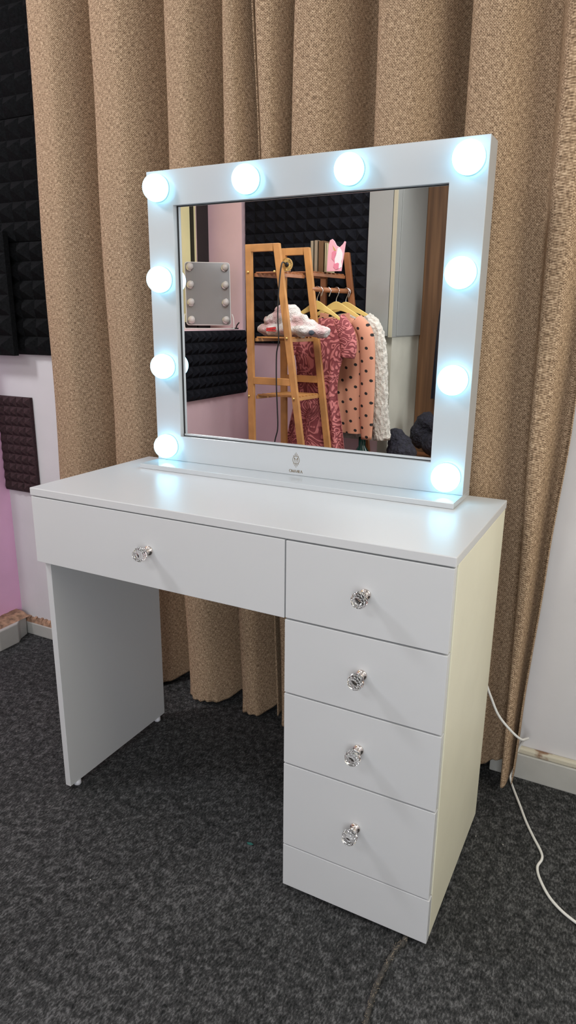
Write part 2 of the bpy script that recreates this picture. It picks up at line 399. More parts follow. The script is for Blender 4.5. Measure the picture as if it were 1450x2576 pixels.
cr_, g = curtain('curtain', tabR, 'right beige burlap curtain with its selvedge hanging against the bare white wall', [.9, 1, 1, .85, .7], .008, yc=.548, amp=.044, seed=7, deep=(1.8, 2.3, 2.2, .9, .8), hr=.5)
# the split: a stitched overlap edge on each side

# ============================================================ FOAM TILES
def foam(w_, h_, nx, nz, base=.018, tip=.03, col='foam'):
    bm = bmesh.new(); bx(bm, 0, w_, -base, 0, 0, h_); dx, dz = w_/nx, h_/nz
    for i in range(nx):
        for j in range(nz):
            a = [bm.verts.new(p) for p in ((i*dx, -base, j*dz), ((i+1)*dx, -base, j*dz), ((i+1)*dx, -base, (j+1)*dz), (i*dx, -base, (j+1)*dz))]
            t = bm.verts.new(((i+.5)*dx, -base-tip, (j+.5)*dz))
            for k in range(4): bm.faces.new((a[k], a[(k+1) % 4], t))
    return bm
G = 'acoustic foam tiles around the room'
def tile(loc, rz, w_, h_, nx, nz, label, m='foam', base=.018, tip=.03, ry=0):
    o = link('acoustic_foam_tile', foam(w_, h_, nx, nz, base, tip), M[m]); o.location = loc; o.rotation_euler = (ry, 0, rz)
    tag(o, label, 'foam tile', G); return o
T = .336
tile((-.80, .61, 1.005), 0, T, T, 6, 6, 'black pyramid foam tile at the curtain edge, lower tile above the bare white wall')
tile((-.80, .61, 1.343), 0, T, T, 6, 6, 'black pyramid foam tile at the curtain edge, above the seam and under the top tile')
tile((-.80, .61, 1.681), 0, T, T, 6, 6, 'topmost black foam tile beside the curtain, running out of the photo')
tile((-.797, .558, 1.003), 0, .168, T+.03, 3, 6, 'black foam tile curling off the wall, overlapping its neighbour at the left photo edge')
tile((-.80, .61, .540), 0, .155, .325, 5, 10, 'small maroon pyramid foam panel on the white wall beyond the table corner', 'foam_brown', .012, .016)
# tiles seen in the mirror
T2 = .379
# lower row on the left wall under the sill
for k, lab in enumerate(('charcoal foam tile under the mirrored window sill, the one touching the room corner',
                         'charcoal foam tile under the mirrored window sill, directly below the small bulb mirror',
                         'charcoal foam tile under the mirrored window sill, cut off by the mirror frame')):
    tile((XL, -1.970+T2*k, .681), R(90), T2, T2-.004, 6, 6, lab, 'foam_grey', .016, .032)
nm = {(0, 0): 'bottom row beside the room corner', (1, 0): 'bottom row behind the plush throw', (0, 1): 'middle row beside the pink window jamb',
      (1, 1): 'middle row behind the wooden rack top', (0, 2): 'upper row beside the pink window jamb', (1, 2): 'upper row left of the grey cupboard', (0, 3): 'topmost row beside the window jamb', (1, 3): 'top row left of the cupboard'}
for (i, j), t_ in nm.items():
    w_ = (-.325+1.1)/2 if j < 2 else (-.292+1.1)/2
    o = tile((XL+w_+w_*i-w_, YR, .98+.205+ .0 + (j-0)*.312 - .205), 0, w_, .31, 6, 5, 'dark foam tile in the mirror, ' + t_, 'foam_grey', .016, .032)
    o.rotation_euler = (0, 0, R(180)); o.location.x = XL+w_*(i+1)

# ============================================================ DRESSING TABLE
H, TT = .768, .0172; ZU = H-TT; W, D = .9256, .4032
desk = thing('dressing_table', 'white dressing table with five crystal-knobbed drawers, a lit mirror on its top', 'dressing table', (W/2, D/2, 0))
def dpart(name, m, b, parent=desk, bevel=.0009):
    o = box(name, m, b, None, bevel)
    o.parent = parent
    o.matrix_parent_inverse = Matrix.Translation(-Vector(desk.location)) if parent is desk else Matrix.Identity(4)
    return o
def child(o, parent):
    o.parent = parent; o.matrix_parent_inverse = Matrix.Translation(-Vector(desk.location)) if parent is desk else Matrix.Identity(4); return o
dpart('tabletop', M['board'], (0, W, 0, D, ZU, H), bevel=.0016)
dpart('leg_panel', M['board'], (.0083, .0243, .017, .390, .0114, ZU-.0002))
FR = .0165
dpart('side_panel', M['warm_lit_board'], (W-.0165, W-.0004, FR+.0020, .395, .0114, ZU-.0002))
dpart('side_panel', M['board'], (.6265, .6425, FR+.0020, .395, .0114, ZU-.0002))
dpart('bottom_panel', M['board'], (.6425, W-.0165, FR+.002, .39, .094, .109))
dpart('back_panel', M['board'], (.6425, W-.0165, .385, .391, .0114, ZU-.0002))
o = dpart('plinth', M['board'], (.6245, W-.0004, .0, FR, .0114, .1085)); o['label'] = 'plain plinth board without a knob'
def knob(parent, x, z):
    c = Matrix.Translation((x, 0, z)) @ Matrix.Rotation(R(90), 4, 'X')   # +Z of the lathe points towards -y
    bm = bmesh.new()
    lathe(bm, [(0, 0), (.0098, 0), (.0104, .0012), (.0100, .0030), (.0082, .0044), (.0066, .0052), (.0060, .008), (.0074, .0112), (.0086, .0126), (.0086, .0140), (0, .0140)], c, 28)
    k = link('knob', bm, M['chrome'], smooth=True, bevel=0); child(k, parent)
    bm = bmesh.new(); r = .0148; prof = [(0, .0142)]
    for a in (-62, -44, -24, -4, 16, 36, 54): prof.append((r*math.cos(R(a)), .0142+.0138+r*math.sin(R(a))))
    prof.append((0, .0142+.0138+r*math.sin(R(54))))
    # alternate the rings by half a step: diamond facets
    rings = []; n = 12
    for i, (rr, h) in enumerate(prof):
        if rr < 1e-6: rings.append([bm.verts.new(c @ Vector((0, 0, h)))]); continue
        off = math.pi/n*(i % 2); rings.append([bm.verts.new(c @ Vector((rr*math.cos(2*math.pi*k2/n+off), rr*math.sin(2*math.pi*k2/n+off), h))) for k2 in range(n)])
    for i, (A, B) in enumerate(zip(rings, rings[1:])):
        for q in range(n):
            q2 = (q+1) % n
            if len(A) == 1: bm.faces.new((A[0], B[q2], B[q]))
            elif len(B) == 1: pass
            elif i % 2 == 1: bm.faces.new((A[q], A[q2], B[q])); bm.faces.new((A[q2], B[q2], B[q]))
            else: bm.faces.new((A[q], A[q2], B[q2])); bm.faces.new((A[q], B[q2], B[q]))
    bm.faces.new(rings[-2]) if len(rings[-1]) == 1 else None
    bm.verts.remove(rings[-1][0])
    g_ = link('crystal_ball', bm, M['crystal']); child(g_, parent); g_['label'] = 'clear faceted crystal knob ball'
    return k
def drawer(x0, x1, z0, z1, kz, deep=.34, wide=False):
    bm = bmesh.new(); bx(bm, x0, x1, 0, FR, z0, z1)
    o = link('drawer', bm, M['board'], bevel=.0009); child(o, desk)
    bm = bmesh.new()   # box behind the front
    a0, a1 = (x0+.026, x1-.006) if wide else (x0+.022, x1-.020)
    zt = z1-.012; zb = z0+.006
    bx(bm, a0, a1, FR+.0004, deep, zb, zb+.006)
    bx(bm, a0, a0+.01, FR+.0004, deep, zb+.006, zt); bx(bm, a1-.01, a1, FR+.0004, deep, zb+.006, zt); bx(bm, a0+.01, a1-.01, deep-.01, deep, zb+.006, zt)
    child(link('drawer_box', bm, M['board']), o)
    knob(o, (x0+x1)/2 + (.003 if not wide else .006), kz)
GP = .0016
drawer(.0028, .6232, .600, ZU-GP*1.2, .678, wide=True)
drawer(.6258, W-.0022, .6012, ZU-GP*1.6, .677)
drawer(.6245, W-.0022, .4510, .5978, .5265)
drawer(.6245, W-.0022, .2990, .4478, .3765)
drawer(.6245, W-.0022, .1110, .2958, .2085)
for x, y in ((.0163+.003, .045), (.0163+.003, .362), (.66, .05), (.66, .37), (W-.012, .05), (W-.012, .375)):
    bm = bmesh.new(); lathe(bm, [(0, 0), (.0085, 0), (.0095, .002), (.0085, .0112), (0, .0112)], Matrix.Translation((x, y, .0003)), 16)
    child(link('foot', bm, M['clear_foot'], smooth=True), desk)

# ============================================================ LIT MIRROR
MX0, MX1, MY0, MY1, MZ1 = .0768, .8471, .3461, .4026, 1.4395
OX0, OX1, OZ0, OZ1 = .1491, .7765, .8414, 1.3653
GY = .3605
mir = thing('vanity_mirror', 'wide white lacquered mirror with ten lit globe bulbs, standing on the dressing table', 'mirror', ((MX0+MX1)/2, .35, H))
def mch(o, parent=None):
    o.parent = parent or mir
    o.matrix_parent_inverse = Matrix.Translation(-Vector(mir.location)) if parent is None else Matrix.Identity(4); return o
bm = bmesh.new(); yf, yb = MY0, GY-.0006
def ring(y, x0, x1, z0, z1): return [bm.verts.new(p) for p in ((x0, y, z0), (x1, y, z0), (x1, y, z1), (x0, y, z1))]
zb0 = H+.0118
of, inf = ring(yf, MX0, MX1, zb0, MZ1), ring(yf, OX0, OX1, OZ0, OZ1)
inb = ring(yb, OX0, OX1, OZ0, OZ1); bi = ring(yb, MX0+.012, MX1-.012, zb0+.004, MZ1-.012)
ob = ring(MY1, MX0, MX1, zb0, MZ1); obi = ring(MY1, MX0+.012, MX1-.012, zb0+.004, MZ1-.012)
for k in range(4):
    j = (k+1) % 4
    bm.faces.new((of[k], of[j], inf[j], inf[k])); bm.faces.new((inf[k], inf[j], inb[j], inb[k])); bm.faces.new((inb[k], inb[j], bi[j], bi[k]))
    bm.faces.new((bi[k], bi[j], obi[j], obi[k])); bm.faces.new((obi[k], obi[j], ob[j], ob[k])); bm.faces.new((ob[k], ob[j], of[j], of[k]))
mch(link('frame', bm, M['gloss'], bevel=.0009))
mch(box('back_board', M['gloss'], (MX0+.013, MX1-.013, MY1-.006, MY1-.001, zb0+.006, MZ1-.014)))
o = mch(box('base_ledge', M['gloss'], (MX0-.0005, MX1+.0005, .275, MY1, H+.0003, H+.0116), bevel=.001)); o['label'] = 'flat ledge jutting out below the mirror'
mch(box('mirror_glass', M['glass_silver'], (OX0-.006, OX1+.006, GY, GY+.004, OZ0-.006, OZ1+.006)))
bm = bmesh.new(); q = .0022; y0, y1 = GY-.0009, GY-.0001     # dark joint round the glass
bx(bm, OX0-.004, OX0+q*1.5, y0, y1, OZ0, OZ1); bx(bm, OX1-q, OX1+.004, y0, y1, OZ0, OZ1)
bx(bm, OX0, OX1, y0, y1, OZ0-.004, OZ0+q*.6); bx(bm, OX0, OX1, y0, y1, OZ1-q*.8, OZ1+.004)
mch(link('dark_joint', bm, M['groove']))
mch(box('inner_trim', M['gloss'], (OX0+.004, OX1-.0015, GY-.004, GY-.0001, OZ0+.002, OZ0+.0062), bevel=.0004))
def bulb(x, z):
    c = Matrix.Translation((x, MY0, z)) @ Matrix.Rotation(R(90), 4, 'X')
    bm = bmesh.new(); prof = []
    for a in range(-24, 91, 6): prof.append((.0292*math.cos(R(a)), .0130+.0292*math.sin(R(a))))
    prof[-1] = (0, .0130+.0292)
    lathe(bm, [(0, prof[0][1])]+prof, c, 48)
    b = mch(link('light_bulb', bm, M['bulb'], smooth=True)); b['label'] = 'lit white globe bulb'
    bm = bmesh.new(); lathe(bm, [(.0268, .0001), (.0285, .0001), (.0285, .0007), (.0268, .0007), (.0268, .0001)], c, 48)
    mch(link('bulb_rim', bm, M['grey_metal'], smooth=False), b)
BX = (.1120, .3475, .5815, .8130); BZ = (.8160, 1.0095, 1.2070, 1.4020)
for i, x in enumerate(BX):
    for j, z in enumerate(BZ):
        if i in (0, 3) or j == 3: bulb(x, z)
# maker's mark on the lower rail
bm = bmesh.new(); LX, LZ = .4675, .8150; y0, y1 = MY0-.0004, MY0+.0002
def stroke(x0, z0, x1, z1, t0, t1=None):
    t1 = t0 if t1 is None else t1; d = Vector((x1-x0, z1-z0)); n_ = Vector((-d.y, d.x)).normalized()
    p = [(x0+n_.x*t0/2, z0+n_.y*t0/2), (x0-n_.x*t0/2, z0-n_.y*t0/2), (x1-n_.x*t1/2, z1-n_.y*t1/2), (x1+n_.x*t1/2, z1+n_.y*t1/2)]
    plate(bm, p, y0, y1)
def arc(cx, cz, rx, rz, t, a0=0, a1=360, n=36, tv=None):
    for k in range(n):
        a = R(a0+(a1-a0)*k/n); b = R(a0+(a1-a0)*(k+1)/n)
        tt = t if tv is None else t+(tv-t)*abs(math.cos((a+b)/2))
        stroke(cx+rx*math.cos(a), cz+rz*math.sin(a), cx+rx*math.cos(b), cz+rz*math.sin(b), tt)
rr = .0086; th = .0008
arc(LX, LZ, rr, rr, th)
for dx, l_ in ((-.0062, .0046), (-.0031, .0062), (0, .0088), (.0031, .0062), (.0062, .0046)):
    zc = math.sqrt(max(0, rr*rr-dx*dx))
    stroke(LX+dx, LZ+zc, LX+dx, LZ+zc+l_, th*.9); stroke(LX+dx, LZ-zc, LX+dx, LZ-zc-l_, th*.9)
for s in (-1, 1):
    stroke(LX, LZ-.0005, LX+s*.0044, LZ+.0046, .0003, .0020)
    stroke(LX+s*.0042, LZ+.0040, LX+s*.0042, LZ-.0052, .0012, .0005)
stroke(LX, LZ-.0003, LX, LZ-.0086, th)
mch(link('emblem', bm, M['brass_print']))['label'] = 'bronze emblem of a ringed M with rays'
bm = bmesh.new(); hh = .0062; zt = .7860
def letA(x):
    stroke(x+.0002, zt, x+.0025, zt+hh, .0005); stroke(x+.0048, zt, x+.0025, zt+hh, .0011); stroke(x+.0010, zt+hh*.36, x+.0040, zt+hh*.36, .0005)
    for k in (.0002, .0048): stroke(x+k-.0009, zt+.0002, x+k+.0009, zt+.0002, .0004)
arc(LX-.0140, zt+hh/2, .0029, hh/2, .0006, tv=.0011)
x = LX-.0105
stroke(x+.0006, zt, x+.0006, zt+hh, .0006); stroke(x+.0006, zt+hh, x+.0030, zt+.0004, .0011); stroke(x+.0054, zt+hh, x+.0030, zt+.0004, .0005); stroke(x+.0056, zt, x+.0054, zt+hh, .0011)
for k in (.0006, .0056): stroke(x+k-.0010, zt+.0002, x+k+.0010, zt+.0002, .0004)
letA(LX-.0043); letA(LX+.0008)
x = LX+.0064
stroke(x, zt, x, zt+hh, .0011); arc(x+.0004, zt+hh*.74, .0024, hh*.26, .0006, -90, 90, 14, .0010); stroke(x+.0012, zt+hh*.48, x+.0042, zt, .0010); stroke(x-.001, zt+.0002, x+.001, zt+.0002, .0004); stroke(x-.001, zt+hh-.0002, x+.0014, zt+hh-.0002, .0004)
letA(LX+.0112)
mch(link('lettering', bm, M['brass_print']))['label'] = 'small bronze capitals reading OMAARA'

# ============================================================ CABLES ON THE FLOOR
bm = bmesh.new()
tube(bm, spline([(.80, .425, .50), (.86, .43, .41), (.905, .445, .335), (.923, .448, .295), (.945, .455, .245), (.975, .468, .205), (.996, .485, .180), (1.003, .515, .165), (1.004, .560, .14), (.988, .592, .105), (.970, .588, .04), (.972, .575, .006), (.986, .54, .0035),
                 (1.010, .487, .0035), (1.033, .435, .0035), (1.055, .393, .0035), (1.078, .352, .0035), (1.083, .330, .0035), (1.078, .300, .0035), (1.092, .262, .0035), (1.120, .222, .0035), (1.165, .192, .0035), (1.25, .165, .0035), (1.38, .15, .0035)], 8), .0029, 10)
o = link('power_cable', bm, M['cable'], smooth=True); tag(o, 'thin white cable dropping from behind the table and snaking over the carpet', 'cable')
bm = bmesh.new()
cps = spline([(.84, .12, .004), (.87, .05, .004), (.886, -.005, .004), (.877, -.030, .004), (.872, -.085, .004), (.872, -.131, .004), (.880, -.19, .004), (.90, -.28, .004), (.93, -.40, .004)], 10)
tube(bm, cps, [.0048+.0009*math.sin(k*1.7) for k in range(len(cps))], 8)
cord = link('frayed_cord', bm, mat('dark_fibre_cord', (.062, .058, .052), .9, bump=(300, 1, .004), mottle=(120, .6)), smooth=True)
tag(cord, 'frayed charcoal cord running out from under the drawer pedestal', 'cord')
bm = bmesh.new(); rnd = random.Random(11)
for k in range(150):
    p = cps[rnd.randrange(18, len(cps)-4)]; a = rnd.gauss(1.3, .5); l_ = rnd.uniform(.002, .005); q_ = rnd.uniform(0, 3.14)
    q0 = Vector((p.x+.0045*math.cos(q_)+rnd.uniform(-.001, .001), p.y+rnd.uniform(-.006, .006), .0042+.0048*math.sin(q_))); q1 = q0+Vector((math.cos(a)*l_, math.sin(a)*l_, rnd.uniform(-.0006, .0006)))
    tube(bm, [q0, q1], .0004, 4)
ff = link('frayed_fibres', bm, mat('tan_fibre', (.24, .20, .15), .9), cord); ff['label'] = 'tan fibres standing out of the cord'; ff['kind'] = 'stuff'

# ============================================================ WHAT THE MIRROR SHOWS
# --- wooden clothes rack, honey-coloured, three ladder frames
rack = thing('clothes_rack', 'honey-coloured wooden ladder rack with shelves and a hanging rail, seen in the mirror', 'clothes rack', (-.5, -1.65, 0))
def rp(o): o.parent = rack; o.matrix_parent_inverse = Matrix.Translation(-Vector(rack.location)); return o
def rframe(Y, xl0, xl1, xr0, xr1, zt, m, t=.022):
    bm = bmesh.new(); w_ = .034
    def leg(xa, xb, s):
        hexa(bm, [(xa, Y-t, 0), (xa+s*w_, Y-t, 0), (xa+s*w_, Y, 0), (xa, Y, 0), (xb, Y-t, zt), (xb+s*w_, Y-t, zt), (xb+s*w_, Y, zt), (xb, Y, zt)])
    leg(xl0, xl1, 1); leg(xr0, xr1, -1)
    bx(bm, xl1+w_*.98, xr1-w_*.98, Y-t, Y, zt-.036, zt)
    z = .815; f = z/zt; a = xl0+(xl1-xl0)*f+w_; b = xr0+(xr1-xr0)*f-w_
    bx(bm, a-.001, b+.001, Y-t+.002, Y-.002, z-.018, z+.018)
    return rp(link('ladder_frame', bm, m, bevel=.002))
rframe(-1.36, -.693, -.713, -.300, -.523, 1.475, M['wood'])
rframe(-1.60, -.630, -.649, -.270, -.479, 1.475, M['wood'])
rframe(-1.93, -.560, -.567, -.174, -.399, 1.475, M['wood_dark'])
def shelf(z, ya, yb, xa, xb, m, slats=7):   # xa = (left, right) at ya, xb at yb ; slats run from left to right
    bm = bmesh.new()
    for s, e in ((0, 0), (1, 1)):
        p = (xa[s], ya, z), (xb[s], yb, z); sg = .010 if s == 0 else -.010
        hexa(bm, [(xa[s], ya, z-.024), (xa[s]+sg, ya, z-.024), (xb[s]+sg, yb, z-.024), (xb[s], yb, z-.024), (xa[s], ya, z-.007), (xa[s]+sg, ya, z-.007), (xb[s]+sg, yb, z-.007), (xb[s], yb, z-.007)])
    for k in range(slats):
        f = (k+.5)/slats; y = ya+(yb-ya)*f; l_ = xa[0]+(xb[0]-xa[0])*f; r_ = xa[1]+(xb[1]-xa[1])*f; h_ = abs(yb-ya)/slats*.30
        bx(bm, l_, r_, y-h_, y+h_, z-.007, z)
    return rp(link('shelf', bm, m, bevel=.001))
shelf(.744, -1.386, -1.598, (-.668, -.432), (-.600, -.405), M['wood'])
shelf(1.035, -1.386, -1.598, (-.672, -.476), (-.610, -.440), M['wood'])
shelf(1.348, -1.386, -1.598, (-.676, -.540), (-.612, -.500), M['wood_dark'])
shelf(1.362, -1.626, -1.928, (-.600, -.468), (-.530, -.415), M['wood_dark'], 8)
bm = bmesh.new(); tube(bm, [(-.462, -1.602, 1.272), (-.380, -1.928, 1.272)], .0125, 14); rp(link('hanging_rail', bm, M['wood_dark'], smooth=True))
for f in (.22, .42, .93):
    x, y = -.462+.082*f, -1.602-.326*f
    bm = bmesh.new(); tube(bm, spline([(x, y, 1.287), (x+.014, y, 1.272), (x+.010, y, 1.255), (x+.004, y, 1.240)], 4), .0028, 6)
    rp(link('rail_clip', bm, M['steel'], smooth=True))
for (x, y, z) in ((-.695, -1.352, 1.345), (-.545, -1.352, 1.345), (-.695, -1.352, .735), (-.432, -1.352, .735), (-.475, -1.352, 1.03)):
    bm = bmesh.new(); lathe(bm, [(0, -.008), (.006, -.006), (.006, 0), (.004, .002), (0, .003)], Matrix.Translation((x, y-.004, z)) @ Matrix.Rotation(R(-90), 4, 'X'), 12)
    rp(link('bolt', bm, M['gold'], smooth=True))

# --- hangers and garments
def hanger(x, y, zr, half, label):
    t = thing('clothes_hanger', label, 'clothes hanger', (x, y, zr), 'wooden hangers on the rail'); zr_ = zr
    bm = bmesh.new(); pts = []; n = 14; top = []; bot = []
    for k in range(-n, n+1):
        s = k/n; h = -.082 - .066*abs(s)**1.45 ; wd = .030*(1-.5*abs(s))
        top.append((x+s*half, zr_+h+wd*.5+.012*math.exp(-(s*3.2)**2))); bot.append((x+s*half, zr_+h-wd*.6))
    plate(bm, top+bot[::-1], y-.006, y+.006)
    o = link('arm', bm, M['hanger'], bevel=.002); o.parent = t; o.matrix_parent_inverse = Matrix.Translation(-Vector(t.location))
    bm = bmesh.new(); r = .0165
    pts = [(x, y, zr_-.075), (x, y, zr_-.045), (x+.012, y, zr_-.018)]+[(x+(r)*math.cos(R(a)), y, zr_+r*math.sin(R(a))) for a in range(-30, 200, 20)]
    tube(bm, spline(pts, 4), .0018, 8); o = link('hook', bm, M['steel'], smooth=True); o.parent = t; o.matrix_parent_inverse = Matrix.Translation(-Vector(t.location))
    return t
hanger(-.458, -1.665, 1.272, .135, 'pale wooden hanger holding the coral lace dress, seen in the mirror')
hanger(-.408, -1.800, 1.272, .155, 'pale wooden hanger holding the dotted blouse, seen in the mirror')
hanger(-.388, -1.885, 1.272, .165, 'pale wooden hanger holding the cream fluffy coat, seen in the mirror')
def garment(levels, n=72, wave=.008, waves=9, seed=0, y=0, open_bottom=True):
    # levels: (z, x centre, half width, half depth)
    rnd = random.Random(seed); ph = rnd.uniform(0, 6); bm = bmesh.new(); rings = []
    P = spline([(a[1], a[2], a[0]) for a in levels], 6); Q = spline([(a[3], 0, 0) for a in levels], 6)
    z0 = levels[0][0]; z1 = levels[-1][0]
    for p, q in zip(P, Q):
        f = (p.z-z0)/(z1-z0) if z1 != z0 else 0; rg = []
        for k in range(n):
            a = 2*math.pi*k/n; wv = wave*f*math.sin(waves*a+ph+.8*f)+wave*.5*f*math.sin(waves*1.7*a+2*ph)
            c_, s_ = math.cos(a), math.sin(a)
            rg.append(bm.verts.new((p.x+(p.y+wv*.3)*math.copysign(abs(c_)**.8, c_), y+(q.x)*math.copysign(abs(s_)**.8, s_)+wv, p.z)))
        rings.append(rg)
    for A, B in zip(rings, rings[1:]):
        for k in range(n): bm.faces.new((A[k], A[(k+1) % n], B[(k+1) % n], B[k]))
    bm.faces.new(rings[0])
    return bm
def limb(pts, r, flat=.55, n=20):
    bm = bmesh.new(); pts = spline(pts, 6); rr = [0]*len(pts)
    R_ = spline([(v, 0, 0) for v in r], 6)
    tube(bm, pts, [q.x for q in R_], n)
    c = sum((v.co.y for v in bm.verts), 0)/len(bm.verts)
    for v in bm.verts: v.co.y = c+(v.co.y-c)*flat
    return bm
# dress
YD = -1.690
dress = link('lace_dress', garment([(1.128, -.450, .070, .018), (1.112, -.450, .125, .026), (1.07, -.450, .150, .032), (.98, -.450, .150, .035), (.86, -.455, .125, .035), (.74, -.460, .120, .035), (.58, -.46, .150, .038), (.40, -.465, .180, .04), (.22, -.47, .20, .04)], wave=.018, waves=8, seed=3, y=YD), M['lace'], smooth=True)
reloc(dress, (-.45, YD, .22)); tag(dress, 'coral lace dress hanging on the wooden rack, seen in the mirror', 'dress')
for s in (-1, 1):
    bm = limb([(-.450+s*.105, YD, 1.125), (-.450+s*.150, YD+.004, 1.06), (-.450+s*.172, YD+.01, .985), (-.450+s*.168, YD+.01, .93)], (.04, .048, .046, .040), .7)
    o = link('sleeve', bm, M['lace'], smooth=True); o.parent = dress; o.matrix_parent_inverse = Matrix.Translation(-Vector(dress.location))
# blouse
YS = -1.800
bl = link('dotted_blouse', garment([(1.135, -.400, .075, .018), (1.118, -.400, .125, .024), (1.08, -.400, .150, .026), (.95, -.395, .158, .028), (.75, -.380, .160, .028), (.515, -.365, .165, .030)], wave=.009, waves=9, seed=5, y=YS), M['dotted'], smooth=True)
reloc(bl, (-.40, YS, .515)); tag(bl, 'salmon blouse with black dots between the coral dress and the fluffy coat, in the mirror', 'blouse')
for s in (1,):
    bm = limb([(-.400+s*.115, YS, 1.12), (-.400+s*.175, YS+.01, 1.04), (-.400+s*.195, YS+.02, .85), (-.400+s*.20, YS+.025, .65), (-.400+s*.205, YS+.025, .49)], (.038, .044, .042, .040, .030), .7)
    o = link('sleeve', bm, M['dotted'], smooth=True); o.parent = bl; o.matrix_parent_inverse = Matrix.Translation(-Vector(bl.location))
for s in (-1, 1):
    bm = bmesh.new()
    plate(bm, [(-.400+s*.035, 1.150), (-.400+s*.085, 1.158), (-.400+s*.100, 1.092), (-.400+s*.050, 1.062)][::s], YS+.030, YS+.035)
    o = link('collar', bm, M['dotted'], bevel=.002); o.parent = bl; o.matrix_parent_inverse = Matrix.Translation(-Vector(bl.location))
# fluffy coat
YC = -1.885
coat = link('fluffy_coat', garment([(1.14, -.380, .075, .018), (1.125, -.375, .13, .022), (1.08, -.370, .170, .022), (.9, -.36, .185, .022), (.7, -.355, .195, .022), (.47, -.35, .20, .022)], n=110, wave=.005, waves=10, seed=8, y=YC), M['fluffy'], smooth=True)
reloc(coat, (-.38, YC, .47)); tag(coat, 'cream fluffy coat at the right end of the hanging rail, in the mirror', 'coat')
bm = limb([(-.270, YC, 1.13), (-.205, YC+.01, 1.06), (-.170, YC+.02, .88), (-.155, YC+.03, .68), (-.130, YC+.03, .475)], (.036, .046, .044, .044, .048), .75, 40)
sl = link('sleeve', bm, M['fluffy'], smooth=True); sl.parent = coat; sl.matrix_parent_inverse = Matrix.Translation(-Vector(coat.location))
tx = bpy.data.textures.new('pile', 'VORONOI'); tx.noise_scale = .016
for o in (coat, sl):
    md = o.modifiers.new('sub', 'SUBSURF'); md.levels = 1; md.render_levels = 2
    md = o.modifiers.new('pile', 'DISPLACE'); md.texture = tx; md.strength = .015; md.mid_level = .5; md.texture_coords = 'GLOBAL'
bm = bmesh.new(); bmesh.ops.create_icosphere(bm, subdivisions=3, radius=1)
for v in bm.verts: v.co = Vector((-.375+v.co.x*.080, YC+.030+v.co.y*.016, 1.125+v.co.z*.030))
o = link('collar', bm, M['fluffy'], smooth=True); o.parent = coat; o.matrix_parent_inverse = Matrix.Translation(-Vector(coat.location))

# --- plush throw on the middle shelf
bm = bmesh.new(); rnd = random.Random(5)
for (x, y, z, a, b, c) in ((-.60, -1.488, 1.068, .075, .075, .034), (-.52, -1.488, 1.072, .075, .075, .038), (-.44, -1.488, 1.070, .085, .070, .034), (-.36, -1.488, 1.062, .06, .055, .030), (-.66, -1.488, 1.070, .05, .06, .030),
                           (-.585, -1.488, 1.125, .065, .055, .034), (-.560, -1.488, 1.165, .050, .042, .032), (-.525, -1.488, 1.155, .05, .045, .036), (-.475, -1.488, 1.120, .055, .045, .030), (-.63, -1.488, 1.115, .040, .045, .020), (-.42, -1.488, 1.095, .055, .045, .022)):
    r = bmesh.ops.create_icosphere(bm, subdivisions=3, radius=1)
    for v in r['verts']: v.co = Vector((x+v.co.x*a, y+v.co.y*b, z+v.co.z*c))
pl_ = link('plush_throw', bm, M['plush'], smooth=True); tag(pl_, 'white and pink plush throw heaped on the middle shelf of the rack, in the mirror', 'throw')
md = pl_.modifiers.new('remesh', 'REMESH'); md.mode = 'VOXEL'; md.voxel_size = .006; md.use_smooth_shade = True
md = pl_.modifiers.new('soft', 'SMOOTH'); md.iterations = 4
tx2 = bpy.data.textures.new('tuft', 'CLOUDS'); tx2.noise_scale = .035
md = pl_.modifiers.new('tuft', 'DISPLACE'); md.texture = tx2; md.strength = .024; md.texture_coords = 'GLOBAL'
bm = bmesh.new()
for k in range(6): bx(bm, -.618+.009*k, -.611+.009*k, -1.414, -1.406, 1.066+.0012*k, 1.078+.0012*k)
bx(bm, -.619, -.564, -1.414, -1.406, 1.062, 1.067)
link('red_embroidery', bm, M['red'], pl_)
bm = bmesh.new()
r = bmesh.ops.create_icosphere(bm, subdivisions=2, radius=.016)
for v in r['verts']: v.co = Vector((-.375+v.co.x, -1.432+v.co.y*.5, 1.058+v.co.z*.8))
link('dark_patch', bm, mat('slate_patch', (.05, .07, .09), .8), pl_)

# --- books and unicorn board on the top shelf of the far bay
BC = [(.30, .25, .17), (.27, .21, .14), (.13, .065, .025), (.45, .38, .22)]
BL = ['beige clothbound book, leftmost on the rack top shelf, in the mirror', 'tan book second from the left on the rack top shelf, in the mirror',
      'brown book third from the left on the rack top shelf, in the mirror', 'cream book beside the pink unicorn board, in the mirror']
yb_ = -1.72
for k, (x0, x1, z1) in enumerate(((-.529, -.510, 1.518), (-.506, -.485, 1.520), (-.482, -.450, 1.516), (-.446, -.436, 1.505))):
    t = thing('book', BL[k], 'book', ((x0+x1)/2, yb_, 1.3625), 'books on the rack top shelf')
    bm = bmesh.new(); bx(bm, x0, x1, yb_-.0015, yb_, 1.3625, z1); bx(bm, x0, x0+.002, yb_-.11, yb_, 1.3625, z1); bx(bm, x1-.002, x1, yb_-.11, yb_, 1.3625, z1)
    o = link('cover', bm, mat('book_cover', BC[k], .7)); o.parent = t; o.matrix_parent_inverse = Matrix.Translation(-Vector(t.location))
    o = box('pages', M['paper'], (x0+.0021, x1-.0021, yb_-.107, yb_-.0016, 1.365, z1-.003)); o.parent = t; o.matrix_parent_inverse = Matrix.Translation(-Vector(t.location))
t = thing('unicorn_board', 'pink board printed with a white unicorn head, on the rack top shelf, in the mirror', 'board', (-.373, -1.715, 1.3625))
bm = bmesh.new()
out = [(-0.427, 1.3632), (-0.344, 1.3632), (-0.323, 1.505), (-0.330, 1.508), (-0.338, 1.495), (-0.356, 1.480), (-0.373, 1.488), (-0.386, 1.510), (-0.398, 1.521), (-0.412, 1.515), (-0.419, 1.490)]
